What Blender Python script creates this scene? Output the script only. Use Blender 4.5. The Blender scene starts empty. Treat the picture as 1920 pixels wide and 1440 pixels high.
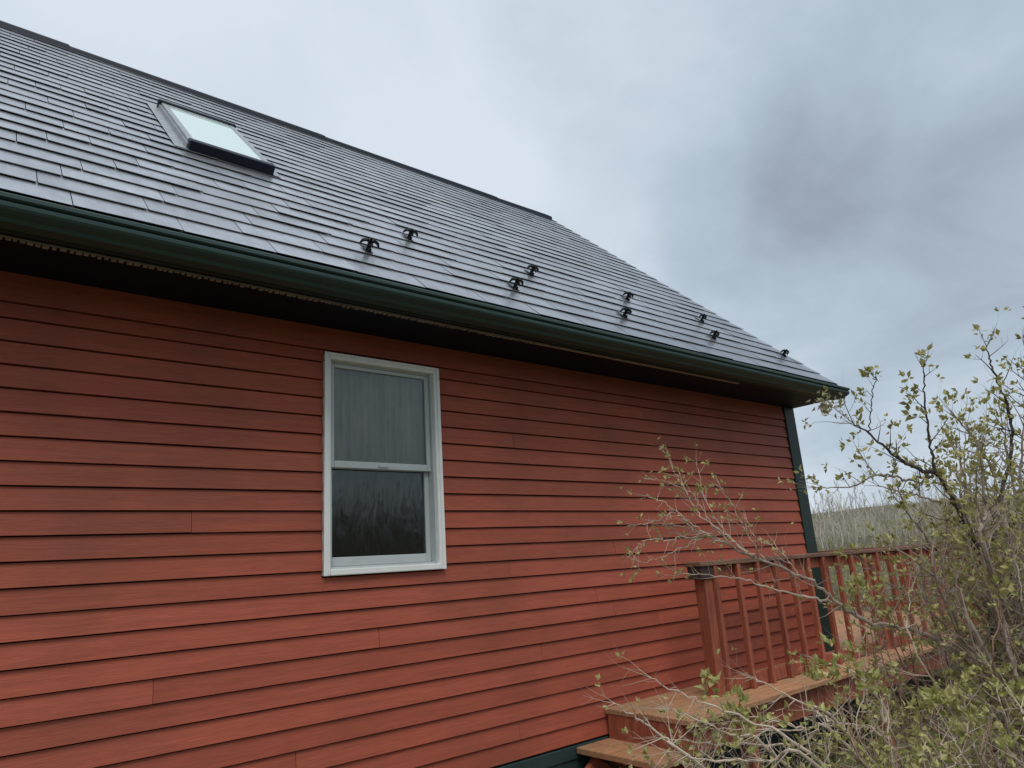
import bpy, math, random
from mathutils import Vector, Matrix
random.seed(7)
SC = bpy.context.scene
COL = SC.collection
G = 2.95                      # calibrated heights are measured from the eave; ground is z = 0

# ------------------------------------------------------------------ camera
YAW, PIT, ROL, FPX, CD, CH = -0.69919198, 1.8293015, -0.06631681, 1308.29, 3.611798, -1.309178
def rz(a): return Matrix.Rotation(a, 3, 'Z')
CR = rz(YAW) @ Matrix.Rotation(PIT, 3, 'X') @ rz(ROL)
CP = Vector((0, -CD, CH + G))
cam = bpy.data.cameras.new('camera'); cam_o = bpy.data.objects.new('camera', cam); COL.objects.link(cam_o)
cam.sensor_width = 36; cam.sensor_fit = 'HORIZONTAL'; cam.lens = 36 * FPX / 1920
cam.clip_start = .05; cam.clip_end = 2000
cam_o.matrix_world = Matrix.Translation(CP) @ CR.to_4x4()
SC.camera = cam_o
def W(u, v, dist):            # point seen at pixel (u, v) of the 1920 px photograph, dist metres away
    d = CR @ Vector(((u - 960) / FPX, -(v - 720) / FPX, -1)); d.normalize()
    return CP + d * dist
def PX(p):
    q = CR.transposed() @ (Vector(p) - CP)
    if q.z > -.05: return (-9999, -9999)
    return (960 + FPX * q.x / -q.z, 720 - FPX * q.y / -q.z)

# ------------------------------------------------------------------ sky, sun, exposure
CLOUDS = [(0, 45, 58, .50), (32, 36, 12, .16), (34, 33, 9, .08), (73, 22, 15, -.13), (67, 24, 7, -.05), (84, 26, 8, -.03), (58, 34, 22, -.07), (47, 24, 7, .10), (-80, 45, 60, .4), (180, 65, 60, .3), (0, 80, 50, .15)]
SUN_EL, SUN_AZ = math.radians(60), math.radians(206)     # azimuth from +y towards +x
wd = bpy.data.worlds.new('World'); SC.world = wd; wd.use_nodes = True
nt = wd.node_tree; nt.nodes.clear()
def N(t, **k):
    n = nt.nodes.new(t)
    for a, b in k.items(): setattr(n, a, b)
    return n
def L(a, b): nt.links.new(a, b)
out = N('ShaderNodeOutputWorld'); bg = N('ShaderNodeBackground'); bg.inputs['Strength'].default_value = .1
sky = N('ShaderNodeTexSky', sky_type='NISHITA'); sky.sun_disc = False
sky.sun_elevation = SUN_EL; sky.sun_rotation = SUN_AZ
sky.air_density = 1.0; sky.dust_density = 2.0
tc = N('ShaderNodeTexCoord')
sep = N('ShaderNodeSeparateXYZ'); L(tc.outputs['Generated'], sep.inputs[0])
zz = N('ShaderNodeMath', operation='MAXIMUM'); L(sep.outputs['Z'], zz.inputs[0]); zz.inputs[1].default_value = 0
za = N('ShaderNodeMath', operation='ADD'); L(zz.outputs[0], za.inputs[0]); za.inputs[1].default_value = .30
dx = N('ShaderNodeMath', operation='DIVIDE'); L(sep.outputs['X'], dx.inputs[0]); L(za.outputs[0], dx.inputs[1])
dy = N('ShaderNodeMath', operation='DIVIDE'); L(sep.outputs['Y'], dy.inputs[0]); L(za.outputs[0], dy.inputs[1])
cmb = N('ShaderNodeCombineXYZ'); L(dx.outputs[0], cmb.inputs[0]); L(dy.outputs[0], cmb.inputs[1])
n1 = N('ShaderNodeTexNoise'); n1.inputs['Scale'].default_value = 2.1; n1.inputs['Detail'].default_value = 7; n1.inputs['Roughness'].default_value = .55; n1.inputs['Distortion'].default_value = .30
off = N('ShaderNodeVectorMath', operation='ADD'); L(cmb.outputs[0], off.inputs[0]); off.inputs[1].default_value = (3.1, 1.7, 0)
L(off.outputs[0], n1.inputs['Vector'])
SDIR = Vector((math.sin(SUN_AZ) * math.cos(SUN_EL), math.cos(SUN_AZ) * math.cos(SUN_EL), math.sin(SUN_EL)))
# thin and thick masses of cloud: direction (degrees east of +y, elevation), half-width in degrees, amount
nm = N('ShaderNodeMapRange'); L(n1.outputs['Fac'], nm.inputs[0]); nm.inputs[1].default_value = .25; nm.inputs[2].default_value = .75; nm.inputs[3].default_value = -.27; nm.inputs[4].default_value = .27
cur = nm.outputs[0]
wn_ = N('ShaderNodeTexNoise'); wn_.inputs['Scale'].default_value = 4.2; wn_.inputs['Detail'].default_value = 6; L(tc.outputs['Generated'], wn_.inputs['Vector'])
ws = N('ShaderNodeVectorMath', operation='SUBTRACT'); L(wn_.outputs['Color'], ws.inputs[0]); ws.inputs[1].default_value = (.5, .5, .5)
wm = N('ShaderNodeVectorMath', operation='SCALE'); L(ws.outputs[0], wm.inputs[0]); wm.inputs['Scale'].default_value = .32
wa = N('ShaderNodeVectorMath', operation='ADD'); L(tc.outputs['Generated'], wa.inputs[0]); L(wm.outputs[0], wa.inputs[1])
wnn = N('ShaderNodeVectorMath', operation='NORMALIZE'); L(wa.outputs[0], wnn.inputs[0])
for az, el, hw, amt in CLOUDS:
    a_, e_ = math.radians(az), math.radians(el)
    sd = N('ShaderNodeVectorMath', operation='DOT_PRODUCT'); L(wnn.outputs[0], sd.inputs[0])
    sd.inputs[1].default_value = (math.sin(a_) * math.cos(e_), math.cos(a_) * math.cos(e_), math.sin(e_))
    gl = N('ShaderNodeMapRange', interpolation_type='SMOOTHSTEP'); L(sd.outputs['Value'], gl.inputs[0])
    gl.inputs[1].default_value = math.cos(math.radians(hw)); gl.inputs[2].default_value = 1.0; gl.inputs[3].default_value = 0; gl.inputs[4].default_value = amt
    ad = N('ShaderNodeMath', operation='ADD'); L(cur, ad.inputs[0]); L(gl.outputs[0], ad.inputs[1]); cur = ad.outputs[0]
hz = N('ShaderNodeMapRange', interpolation_type='SMOOTHSTEP'); L(sep.outputs['Z'], hz.inputs[0])
hz.inputs[1].default_value = .06; hz.inputs[2].default_value = .30; hz.inputs[3].default_value = .18; hz.inputs[4].default_value = 0
ad2 = N('ShaderNodeMath', operation='ADD'); L(cur, ad2.inputs[0]); L(hz.outputs[0], ad2.inputs[1])
bs_ = N('ShaderNodeMath', operation='ADD'); L(ad2.outputs[0], bs_.inputs[0]); bs_.inputs[1].default_value = .42
cr = N('ShaderNodeValToRGB'); L(bs_.outputs[0], cr.inputs[0])
e = cr.color_ramp.elements
e[0].position = .0; e[0].color = (.300, .350, .420, 1)
e[1].position = 1.0; e[1].color = (.73, .81, .91, 1)
m = cr.color_ramp.elements.new(.40); m.color = (.470, .562, .660, 1)
m = cr.color_ramp.elements.new(.70); m.color = (.638, .723, .812, 1)
sc_ = N('ShaderNodeVectorMath', operation='SCALE'); L(cr.outputs[0], sc_.inputs[0]); sc_.inputs['Scale'].default_value = 10.0
mx = N('ShaderNodeMix', data_type='RGBA'); mx.inputs[0].default_value = .94
L(sky.outputs[0], mx.inputs[6]); L(sc_.outputs[0], mx.inputs[7]); L(mx.outputs[2], bg.inputs['Color']); L(bg.outputs[0], out.inputs[0])
sun = bpy.data.lights.new('sun', 'SUN'); sun.energy = 1.9; sun.angle = math.radians(38); sun.color = (1, .96, .90)
sun_o = bpy.data.objects.new('sun', sun); COL.objects.link(sun_o)
sun_o.rotation_euler = (-SDIR).to_track_quat('-Z', 'Y').to_euler()
SC.view_settings.view_transform = 'Standard'; SC.view_settings.look = 'None'
SC.view_settings.exposure = 0.0; SC.view_settings.gamma = 1
SC.view_settings.use_curve_mapping = False

# ------------------------------------------------------------------ materials
def mat(name, col, rough=.6, metal=0., var=.0, vscale=3., grain=None, streak=None, bump=0., bscale=40., spec=.5, rnd=0., stretch=(1, 1, 1), col2=None, blotch=None):
    m = bpy.data.materials.new(name); m.use_nodes = True; t = m.node_tree; t.nodes.clear()
    def n(ty, **k):
        x = t.nodes.new(ty)
        for a, b in k.items(): setattr(x, a, b)
        return x
    o = n('ShaderNodeOutputMaterial'); p = n('ShaderNodeBsdfPrincipled'); t.links.new(p.outputs[0], o.inputs[0])
    p.inputs['Roughness'].default_value = rough; p.inputs['Metallic'].default_value = metal
    p.inputs['Specular IOR Level'].default_value = spec
    g = n('ShaderNodeNewGeometry'); mp = n('ShaderNodeMapping'); mp.inputs['Scale'].default_value = stretch
    t.links.new(g.outputs['Position'], mp.inputs[0])
    oi = n('ShaderNodeObjectInfo')
    # each board or piece samples its own patch of grain
    sh = n('ShaderNodeVectorMath', operation='SCALE'); cx = n('ShaderNodeCombineXYZ')
    for i in range(3): t.links.new(oi.outputs['Random'], cx.inputs[i])
    t.links.new(cx.outputs[0], sh.inputs[0]); sh.inputs['Scale'].default_value = 37.0 if rnd else 0.0
    av = n('ShaderNodeVectorMath', operation='ADD'); t.links.new(mp.outputs[0], av.inputs[0]); t.links.new(sh.outputs[0], av.inputs[1])
    base = n('ShaderNodeMix', data_type='RGBA'); base.inputs[6].default_value = (*col, 1); base.inputs[7].default_value = (*(col2 or [c * .5 for c in col]), 1)
    nz = n('ShaderNodeTexNoise'); nz.inputs['Scale'].default_value = vscale; nz.inputs['Detail'].default_value = 6; nz.inputs['Roughness'].default_value = .6
    t.links.new(av.outputs[0], nz.inputs['Vector'])
    mr = n('ShaderNodeMapRange'); t.links.new(nz.outputs['Fac'], mr.inputs[0]); mr.inputs[1].default_value = .35; mr.inputs[2].default_value = .7
    mr.inputs[3].default_value = 0; mr.inputs[4].default_value = var
    t.links.new(mr.outputs[0], base.inputs[0])
    cur = base.outputs[2]
    if blotch:                                   # weathering patches across many boards
        bc, bs, ba = blotch
        nb = n('ShaderNodeTexNoise'); nb.inputs['Scale'].default_value = bs; nb.inputs['Detail'].default_value = 3
        t.links.new(g.outputs['Position'], nb.inputs['Vector'])
        mb = n('ShaderNodeMapRange'); t.links.new(nb.outputs['Fac'], mb.inputs[0]); mb.inputs[1].default_value = .45; mb.inputs[2].default_value = .68; mb.inputs[4].default_value = ba
        bm_ = n('ShaderNodeMix', data_type='RGBA'); t.links.new(mb.outputs[0], bm_.inputs[0]); t.links.new(cur, bm_.inputs[6]); bm_.inputs[7].default_value = (*bc, 1)
        cur = bm_.outputs[2]
    if streak:                                    # fine runs and grime along the piece
        sc3, ssx, samt = streak
        mp3 = n('ShaderNodeMapping'); mp3.inputs['Scale'].default_value = ssx; t.links.new(g.outputs['Position'], mp3.inputs[0])
        ad3 = n('ShaderNodeVectorMath', operation='ADD'); t.links.new(mp3.outputs[0], ad3.inputs[0]); t.links.new(sh.outputs[0], ad3.inputs[1])
        n3 = n('ShaderNodeTexNoise'); n3.inputs['Scale'].default_value = sc3; n3.inputs['Detail'].default_value = 8; n3.inputs['Roughness'].default_value = .7; t.links.new(ad3.outputs[0], n3.inputs['Vector'])
        m3 = n('ShaderNodeMapRange'); t.links.new(n3.outputs['Fac'], m3.inputs[0]); m3.inputs[1].default_value = .35; m3.inputs[2].default_value = .65; m3.inputs[3].default_value = 1 - samt; m3.inputs[4].default_value = 1 + samt * .6
        v3 = n('ShaderNodeVectorMath', operation='SCALE'); t.links.new(cur, v3.inputs[0]); t.links.new(m3.outputs[0], v3.inputs['Scale']); cur = v3.outputs[0]
    if rnd:
        hs = n('ShaderNodeHueSaturation'); t.links.new(cur, hs.inputs['Color'])
        rr = n('ShaderNodeMapRange'); t.links.new(oi.outputs['Random'], rr.inputs[0]); rr.inputs[3].default_value = 1 - rnd; rr.inputs[4].default_value = 1 + rnd
        t.links.new(rr.outputs[0], hs.inputs['Value']); cur = hs.outputs[0]
    t.links.new(cur, p.inputs['Base Color'])
    if bump:
        nb2 = n('ShaderNodeTexNoise'); nb2.inputs['Scale'].default_value = bscale; nb2.inputs['Detail'].default_value = 4
        t.links.new(av.outputs[0], nb2.inputs['Vector'])
        b = n('ShaderNodeBump'); b.inputs['Strength'].default_value = bump; b.inputs['Distance'].default_value = .004
        t.links.new(nb2.outputs['Fac'], b.inputs['Height']); t.links.new(b.outputs[0], p.inputs['Normal'])
    return m
M = {}
M['siding'] = mat('red_stained_wood', streak=(9, (1, 1, 34), .20), col=(.425, .100, .056), rough=.60, var=.75, vscale=2.6, col2=(.300, .073, .043), stretch=(.9, 1, 22), bump=.30, bscale=14, rnd=.09, blotch=((.24, .070, .042), 1.2, .6), spec=.3)
M['backer'] = mat('lap_shadow_backing', (.070, .016, .011), .9)  # dark red seen through the board gaps, painted as the clapboards' lap shadow
M['deckwood'] = mat('weathered_deck_wood', streak=(7, (1.5, 26, 26), .38), col=(.47, .235, .12), rough=.75, var=.9, vscale=3, col2=(.29, .15, .085), stretch=(1.4, 9, 9), bump=.4, bscale=8, rnd=.10, blotch=((.28, .22, .12), 2.6, .6), spec=.25)
M['deckred'] = mat('red_deck_stain', streak=(8, (20, 20, 2), .30), col=(.38, .112, .062), rough=.62, var=.9, vscale=3, col2=(.20, .056, .036), stretch=(6, 6, 1), bump=.3, bscale=9, rnd=.08, spec=.3)
M['railshade'] = mat('rail_shade_brown', (.045, .022, .02), .8)  # near-black brown, the handrail's shade at the post top put into colour
M['railtop'] = mat('weathered_rail_top', (.25, .135, .095), .8, var=.9, vscale=4, col2=(.10, .06, .045), stretch=(1.2, 9, 9), bump=.4, bscale=9, spec=.2)
M['green'] = mat('dark_green_trim', (.024, .042, .034), .5, spec=.25, var=.5, vscale=2.5, col2=(.018, .036, .034), stretch=(1, 3, 3), bump=.08, bscale=12)
M['gutter'] = mat('green_gutter_paint', (.054, .088, .082), .50, spec=.18, var=.7, vscale=2.2, col2=(.042, .074, .068), stretch=(1, 4, 4), bump=.06, bscale=14)
M['lip'] = M['gutter']
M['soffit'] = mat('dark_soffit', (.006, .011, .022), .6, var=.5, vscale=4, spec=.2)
M['vent'] = mat('vent_strip_metal', (.36, .32, .29), .7, var=.8, vscale=9, col2=(.2, .18, .17))
M['skirt'] = mat('teal_foundation', (.020, .045, .046), .6, var=.6, vscale=5, col2=(.012, .028, .03), bump=.2)
M['shingle'] = mat('metal_shingle', streak=(5, (3, .8, .8), .16), col=(.48, .50, .535), rough=.31, metal=.85, var=.9, vscale=5, col2=(.33, .35, .375), bump=.16, bscale=18, rnd=.10, blotch=((.34, .345, .385), 1.1, .7))
M['cap'] = mat('ridge_cap_metal', (.012, .018, .030), .55, var=.5, vscale=3, col2=(.009, .013, .02), spec=.25)
M['black'] = mat('black_guard_plastic', (.006, .007, .008), .5, spec=.25)
M['white'] = mat('white_vinyl', (.86, .86, .83), .42, var=.35, vscale=9, col2=(.70, .70, .67), bump=.04)
M['sash'] = mat('sash_vinyl', (.52, .55, .55), .45, var=.4, vscale=9, col2=(.42, .44, .44))
M['curtain'] = mat('curtain_cloth', (.66, .57, .44), .9, var=.9, vscale=5, col2=(.36, .33, .29), stretch=(3, 1, .7))
M['dark'] = mat('dark_interior', (.03, .028, .026), .9)
M['blind'] = mat('pale_blind', (.80, .93, .90), .8)
M['flash'] = mat('flashing_metal', (.36, .39, .40), .4, metal=.6, var=.5, vscale=14)
M['twig'] = mat('grey_bark', (.36, .29, .23), .85, var=.9, vscale=30, col2=(.17, .135, .11), rnd=.0)
M['browntwig'] = mat('red_brown_twigs', (.27, .165, .12), .85, var=.9, vscale=20, col2=(.15, .085, .065))
M['limb'] = mat('dark_limb_bark', (.075, .060, .052), .85, var=.9, vscale=25, col2=(.035, .028, .025))
M['paletwig'] = mat('pale_dry_twigs', (.56, .46, .36), .85, var=.9, vscale=18, col2=(.34, .27, .21))
M['stake'] = mat('pale_stake_wood', (.62, .54, .42), .8, var=.6, vscale=8, col2=(.4, .34, .26))
M['grass'] = mat('grass', (.10, .115, .045), .8, var=.9, vscale=1.2, col2=(.14, .115, .06))
M['ground'] = mat('ground_soil', (.10, .095, .050), .95, var=.9, vscale=.6, col2=(.075, .080, .035), bump=.6, bscale=9)
M['hill'] = mat('hill_wood', (.185, .158, .112), .95, var=1, vscale=.35, col2=(.14, .13, .08), bump=1, bscale=2, blotch=((.10, .10, .05), .06, .6))
M['barenear'] = mat('bare_wood_near', (.13, .11, .08), .9, var=1, vscale=.25, col2=(.08, .075, .045))
M['bare'] = mat('bare_wood_mass', (.235, .20, .145), .9, var=1, vscale=.25, col2=(.19, .17, .11))
M['wood2'] = mat('olive_wood_mass', (.28, .27, .15), .9, var=1, vscale=.3, col2=(.20, .19, .10))
M['birch'] = mat('pale_birch_bark', (.62, .59, .53), .8, var=.8, vscale=1.5, col2=(.22, .2, .17))
M['birchtwig'] = mat('birch_twigs', (.46, .42, .35), .85)
M['conifer'] = mat('dark_conifer', (.030, .042, .020), .9)
M['salmon'] = M['deckwood']

def leafmat(name, c1, c2, trans=.35):
    m = bpy.data.materials.new(name); m.use_nodes = True; t = m.node_tree; t.nodes.clear()
    o = t.nodes.new('ShaderNodeOutputMaterial'); p = t.nodes.new('ShaderNodeBsdfPrincipled'); tr = t.nodes.new('ShaderNodeBsdfTranslucent'); mi = t.nodes.new('ShaderNodeMixShader')
    at = t.nodes.new('ShaderNodeAttribute'); at.attribute_name = 'tint'
    mc = t.nodes.new('ShaderNodeMix'); mc.data_type = 'RGBA'; mc.inputs[6].default_value = (*c1, 1); mc.inputs[7].default_value = (*c2, 1)
    t.links.new(at.outputs['Fac'], mc.inputs[0]); t.links.new(mc.outputs[2], p.inputs['Base Color']); t.links.new(mc.outputs[2], tr.inputs[0])
    p.inputs['Roughness'].default_value = .55; mi.inputs[0].default_value = trans
    t.links.new(p.outputs[0], mi.inputs[1]); t.links.new(tr.outputs[0], mi.inputs[2]); t.links.new(mi.outputs[0], o.inputs[0])
    return m
M['leaf'] = leafmat('spring_leaf', (.24, .235, .065), (.54, .50, .20))
M['leafbright'] = leafmat('bright_leaf', (.26, .275, .070), (.56, .53, .22))
M['leafpale'] = leafmat('pale_leaf_bud', (.48, .42, .30), (.32, .30, .16))

def glassmat(name, tint, refl, rough, body=None, bodyfac=0., wav=0.):
    m = bpy.data.materials.new(name); m.use_nodes = True; t = m.node_tree; t.nodes.clear()
    o = t.nodes.new('ShaderNodeOutputMaterial'); a = t.nodes.new('ShaderNodeBsdfTransparent'); a.inputs[0].default_value = (*tint, 1)
    g = t.nodes.new('ShaderNodeBsdfGlossy'); g.inputs['Roughness'].default_value = rough; g.inputs[0].default_value = (.95, 1, .99, 1)
    f = t.nodes.new('ShaderNodeFresnel'); f.inputs[0].default_value = refl
    mi = t.nodes.new('ShaderNodeMixShader'); t.links.new(f.outputs[0], mi.inputs[0])
    first = a.outputs[0]
    if body:
        d = t.nodes.new('ShaderNodeBsdfDiffuse'); d.inputs[0].default_value = (*body, 1)
        m2 = t.nodes.new('ShaderNodeMixShader'); m2.inputs[0].default_value = bodyfac
        t.links.new(a.outputs[0], m2.inputs[1]); t.links.new(d.outputs[0], m2.inputs[2]); first = m2.outputs[0]
    t.links.new(first, mi.inputs[1]); t.links.new(g.outputs[0], mi.inputs[2]); t.links.new(mi.outputs[0], o.inputs[0])
    if wav:
        gm = t.nodes.new('ShaderNodeNewGeometry'); mp = t.nodes.new('ShaderNodeMapping'); mp.inputs['Scale'].default_value = (1, 1, .22)
        nz = t.nodes.new('ShaderNodeTexNoise'); nz.inputs['Scale'].default_value = 22; b = t.nodes.new('ShaderNodeBump'); b.inputs['Strength'].default_value = wav; b.inputs['Distance'].default_value = .01
        t.links.new(gm.outputs['Position'], mp.inputs[0]); t.links.new(mp.outputs[0], nz.inputs['Vector']); t.links.new(nz.outputs['Fac'], b.inputs['Height']); t.links.new(b.outputs[0], g.inputs['Normal'])
    return m
M['glass'] = glassmat('window_glass', (.92, .95, .94), 1.50, .02, (.060, .058, .054), .18, .30)
M['skyglass'] = glassmat('skylight_glass', (.97, 1.0, .99), 1.6, .06, (.66, .81, .765), .88)

# ------------------------------------------------------------------ mesh helpers
WP = {}
def put(o, name_parent, world):
    COL.objects.link(o)
    WP[o.name] = Vector(world)
    if name_parent is not None:
        o.parent = name_parent; o.location = Vector(world) - WP[name_parent.name]
    else: o.location = world
    return o
def empty(name, loc, parent=None):
    o = bpy.data.objects.new(name, None); o.empty_display_size = .2
    return put(o, parent, loc)
def tag(o, label=None, cat=None, group=None, kind=None):
    if label: o['label'] = label
    if cat: o['category'] = cat
    if group: o['group'] = group
    if kind: o['kind'] = kind
    return o
class MB:
    def __init__(s): s.v = []; s.f = []; s.t = None
    def face(s, pts):
        k = len(s.v); s.v += [Vector(p) for p in pts]; s.f.append(list(range(k, k + len(pts))))
    def box(s, x0, x1, y0, y1, z0, z1, z_is_cal=True):
        g = G if z_is_cal else 0
        k = len(s.v)
        for z in (z0 + g, z1 + g):
            for x, y in ((x0, y0), (x1, y0), (x1, y1), (x0, y1)): s.v.append(Vector((x, y, z)))
        s.f += [[k, k + 3, k + 2, k + 1], [k + 4, k + 5, k + 6, k + 7], [k, k + 1, k + 5, k + 4], [k + 1, k + 2, k + 6, k + 5], [k + 2, k + 3, k + 7, k + 6], [k + 3, k, k + 4, k + 7]]
        return s
    def prism(s, prof, x0, x1, dz0=0, dz1=0):      # closed (y, z) profile run along x
        k = len(s.v); n = len(prof)
        for x, dz in ((x0, dz0), (x1, dz1)):
            for y, z in prof: s.v.append(Vector((x, y, z + G + dz)))
        for i in range(n):
            j = (i + 1) % n; s.f.append([k + i, k + j, k + n + j, k + n + i])
        s.f.append([k + i for i in range(n)][::-1]); s.f.append([k + n + i for i in range(n)])
        return s
    def slab(s, O, A, B, C):                      # parallelepiped O + A,B,C
        k = len(s.v); O, A, B, C = map(Vector, (O, A, B, C))
        for c in (Vector(), C):
            for q in (Vector(), A, A + B, B): s.v.append(O + q + c)
        s.f += [[k, k + 3, k + 2, k + 1], [k + 4, k + 5, k + 6, k + 7], [k, k + 1, k + 5, k + 4], [k + 1, k + 2, k + 6, k + 5], [k + 2, k + 3, k + 7, k + 6], [k + 3, k, k + 4, k + 7]]
        return s
    def tube(s, pts, rad, n=4, cap=True):
        k0 = len(s.v); m = len(pts)
        up = Vector((.31, .17, .93))
        for i, p in enumerate(pts):
            d = (pts[min(i + 1, m - 1)] - pts[max(i - 1, 0)]); 
            if d.length < 1e-7: d = Vector((0, 0, 1))
            d.normalize(); a = d.cross(up)
            if a.length < .05: a = d.cross(Vector((1, 0, 0)))
            a.normalize(); b = d.cross(a)
            for j in range(n):
                t = 6.28318 * j / n; s.v.append(p + (a * math.cos(t) + b * math.sin(t)) * rad[i])
        for i in range(m - 1):
            for j in range(n):
                j2 = (j + 1) % n; s.f.append([k0 + i * n + j, k0 + i * n + j2, k0 + (i + 1) * n + j2, k0 + (i + 1) * n + j])
        if cap: s.f.append([k0 + (m - 1) * n + j for j in range(n)])
        return s
    def build(s, name, m, parent=None, smooth=False, kind=None, origin=None):
        me = bpy.data.meshes.new(name)
        if origin is None:
            lo = [min(v[i] for v in s.v) for i in range(3)]; hi = [max(v[i] for v in s.v) for i in range(3)]
            origin = Vector(((lo[0] + hi[0]) / 2, (lo[1] + hi[1]) / 2, lo[2]))
        me.from_pydata([tuple(v - origin) for v in s.v], [], s.f); me.update()
        if s.t is not None:
            at = me.attributes.new('tint', 'FLOAT', 'POINT'); at.data.foreach_set('value', s.t)
        if m: me.materials.append(m)
        if smooth: me.polygons.foreach_set('use_smooth', [True] * len(me.polygons))
        o = bpy.data.objects.new(name, me); put(o, parent, origin)
        if kind: o['kind'] = kind
        return o
def bev(o, w=.003, seg=1):
    b = o.modifiers.new('bevel', 'BEVEL'); b.width = w; b.segments = seg; b.limit_method = 'ANGLE'; return o

# ------------------------------------------------------------------ setting: ground, hill
def fbm(x, y, s=1.):
    return (math.sin(x * .13 * s + 1.3) * math.cos(y * .11 * s + .4) + .5 * math.sin(x * .31 * s + y * .27 * s) + .25 * math.sin(x * .71 * s - y * .63 * s + 2))
def gh(x, y):
    r = math.hypot(x - 2, y); a = max(0, min(1, (r - 9) / 30))
    return a * .25 * fbm(x, y) - .35 * a + (0.02 * math.sin(x * 3.1) * math.cos(y * 2.7))
g = MB(); xs = [-900, -500, -300, -180] + [-120 + 4 * i for i in range(31)] + [1 * i + 1 for i in range(14)] + [16 + 4 * i for i in range(40)] + [180, 260, 400, 600, 900]
ys = [-900, -500, -300, -160, -100] + [-80 + 4 * i for i in range(19)] + [-5 + 1 * i for i in range(12)] + [10 + 4 * i for i in range(40)] + [180, 260, 400, 900]
for y in ys:
    for x in xs: g.v.append(Vector((x, y, gh(x, y) if abs(x) < 170 and abs(y) < 170 else -.35)))
nx = len(xs)
for j in range(len(ys) - 1):
    for i in range(nx - 1): g.f.append([j * nx + i, j * nx + i + 1, (j + 1) * nx + i + 1, (j + 1) * nx + i])
tag(g.build('ground', M['ground'], smooth=True, origin=Vector((0, 0, 0))), kind='structure')
# wooded ridge beyond the house, from north-west round to east
hm = MB(); cols = 90; rows = 8
for i in range(cols + 1):
    az = math.radians(-60 + 190 * i / cols)       # from +y towards +x
    for j in range(rows + 1):
        r = 95 + j * 14; t = j / rows
        top = 10.6 + .35 * fbm(i * 3, 5) 
        hgt = -.6 + top * math.sin(min(1, t * 1.25) * math.pi / 2) ** 1.2 if j else -1.5
        hm.v.append(Vector((math.sin(az) * r, math.cos(az) * r, hgt)))
for i in range(cols):
    for j in range(rows): k = i * (rows + 1) + j; hm.f.append([k, k + 1, k + rows + 2, k + rows + 1])
tag(hm.build('hill', M['hill'], smooth=True, origin=Vector((60, 60, -1.5))), kind='structure')

# ------------------------------------------------------------------ the house
XL, XR = -2.6, 6.79           # wall ends
house = tag(empty('house', (2.1, 1.7, 0)), 'red clapboard house with grey metal shingle roof, green gutter and white window', 'house')
wall = MB()
WX0, WX1, WZ0, WZ1 = 1.632, 2.392, -1.284, -.049       # window outer casing
OX0, OX1, OZ0, OZ1 = WX0 + .035, WX1 - .035, WZ0 + .035, WZ1 - .035
for a in ((XL, OX0, 0, .12, -2.42, .24), (OX1, XR - .1, 0, .12, -2.42, .24), (OX0, OX1, 0, .12, OZ1, .24), (OX0, OX1, 0, .12, -2.42, OZ0)): wall.box(*a)
wall_o = wall.build('wall', M['backer'], house)
D = .105
JO = {10: [.965], 17: [.842], 16: [1.96], 18: [3.124], 15: [3.666], 16.5: [3.831]}
fixed = {10: [.965, 5.2], 17: [-.9, .842, 4.3], 16: [1.96, 3.831], 18: [-.6, 3.124], 15: [.1, 3.666], 2: [4.4], 5: [3.0], 7: [-.5, 5.0], 12: [-.2, 3.9], 13: [2.9], 20: [.5, 3.9], 21: [1.5], 22: [-.4, 2.9]}
CBX = 6.60                    # corner board starts here
def clap(z0, z1, k):
    js = fixed.get(k, [])
    cuts = [XL + .1] + sorted(js) + [CBX]
    segs = [(cuts[i], cuts[i + 1]) for i in range(len(cuts) - 1)]
    outl = []
    for a, b in segs:
        inz = z1 > WZ0 + .002 and z0 < WZ1 - .002 and a < WX1 and b > WX0
        if not inz: outl.append((a, b, None))
        elif z0 < WZ0 - .012: outl.append((a, b, 'under'))          # notched over the board
        elif z1 > WZ1 + .012: outl.append((a, b, 'over'))
        else:
            if a < WX0 - .01: outl.append((a, WX0 - .004, None))
            if b > WX1 + .01: outl.append((WX1 + .004, b, None))
    for a, b, notch in outl:
        mb = MB(); n = max(1, int((b - a) / .8)); g0 = .0012
        zb = z0 + .0066; zt = z1
        colsx = [(a + g0 + (b - a - 2 * g0) * i / n, zb + random.uniform(-.0011, .0011), zt) for i in range(n + 1)]
        if notch:
            nb = (lambda z: (z, WZ0 - .008)) if notch == 'under' else (lambda z: (WZ1 + .008, zt))
            new = [c for c in colsx if not (WX0 - .02 < c[0] < WX1 + .02)]
            for xx in (WX0 - .005, WX1 + .005):
                cc = (xx, zb, zt); nn = nb(zb); inn_ = (xx, nn[0], nn[1])
                new += [(xx + (-.0001 if xx < 2 else .0001), zb, zt), (xx, nn[0], nn[1])]
            colsx = sorted(new, key=lambda c: c[0])
        slope = (.0245 - .0105) / (zt - zb)
        for i, (x, b0, t0) in enumerate(colsx):
            w = random.uniform(-.0014, .0014)
            for y, z in ((-.0245 + w + slope * (b0 - zb), b0), (-.0105 - slope * (zt - t0), t0), (-.002, t0), (-.002, b0)): mb.v.append(Vector((x, y, z + G)))
            if i:
                q = 4 * (i - 1)
                for c in range(4): c2 = (c + 1) % 4; mb.f.append([q + c, q + c2, q + 4 + c2, q + 4 + c])
        mb.f.append([3, 2, 1, 0]); q = 4 * (len(colsx) - 1); mb.f.append([q, q + 1, q + 2, q + 3])
        mb.build('clapboard', M['siding'], wall_o)
clap(-.030, .1135, 0)
clap(-.105, -.030, 1)
for k in range(2, 24): clap(-k * D, -(k - 1) * D, k)
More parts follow.
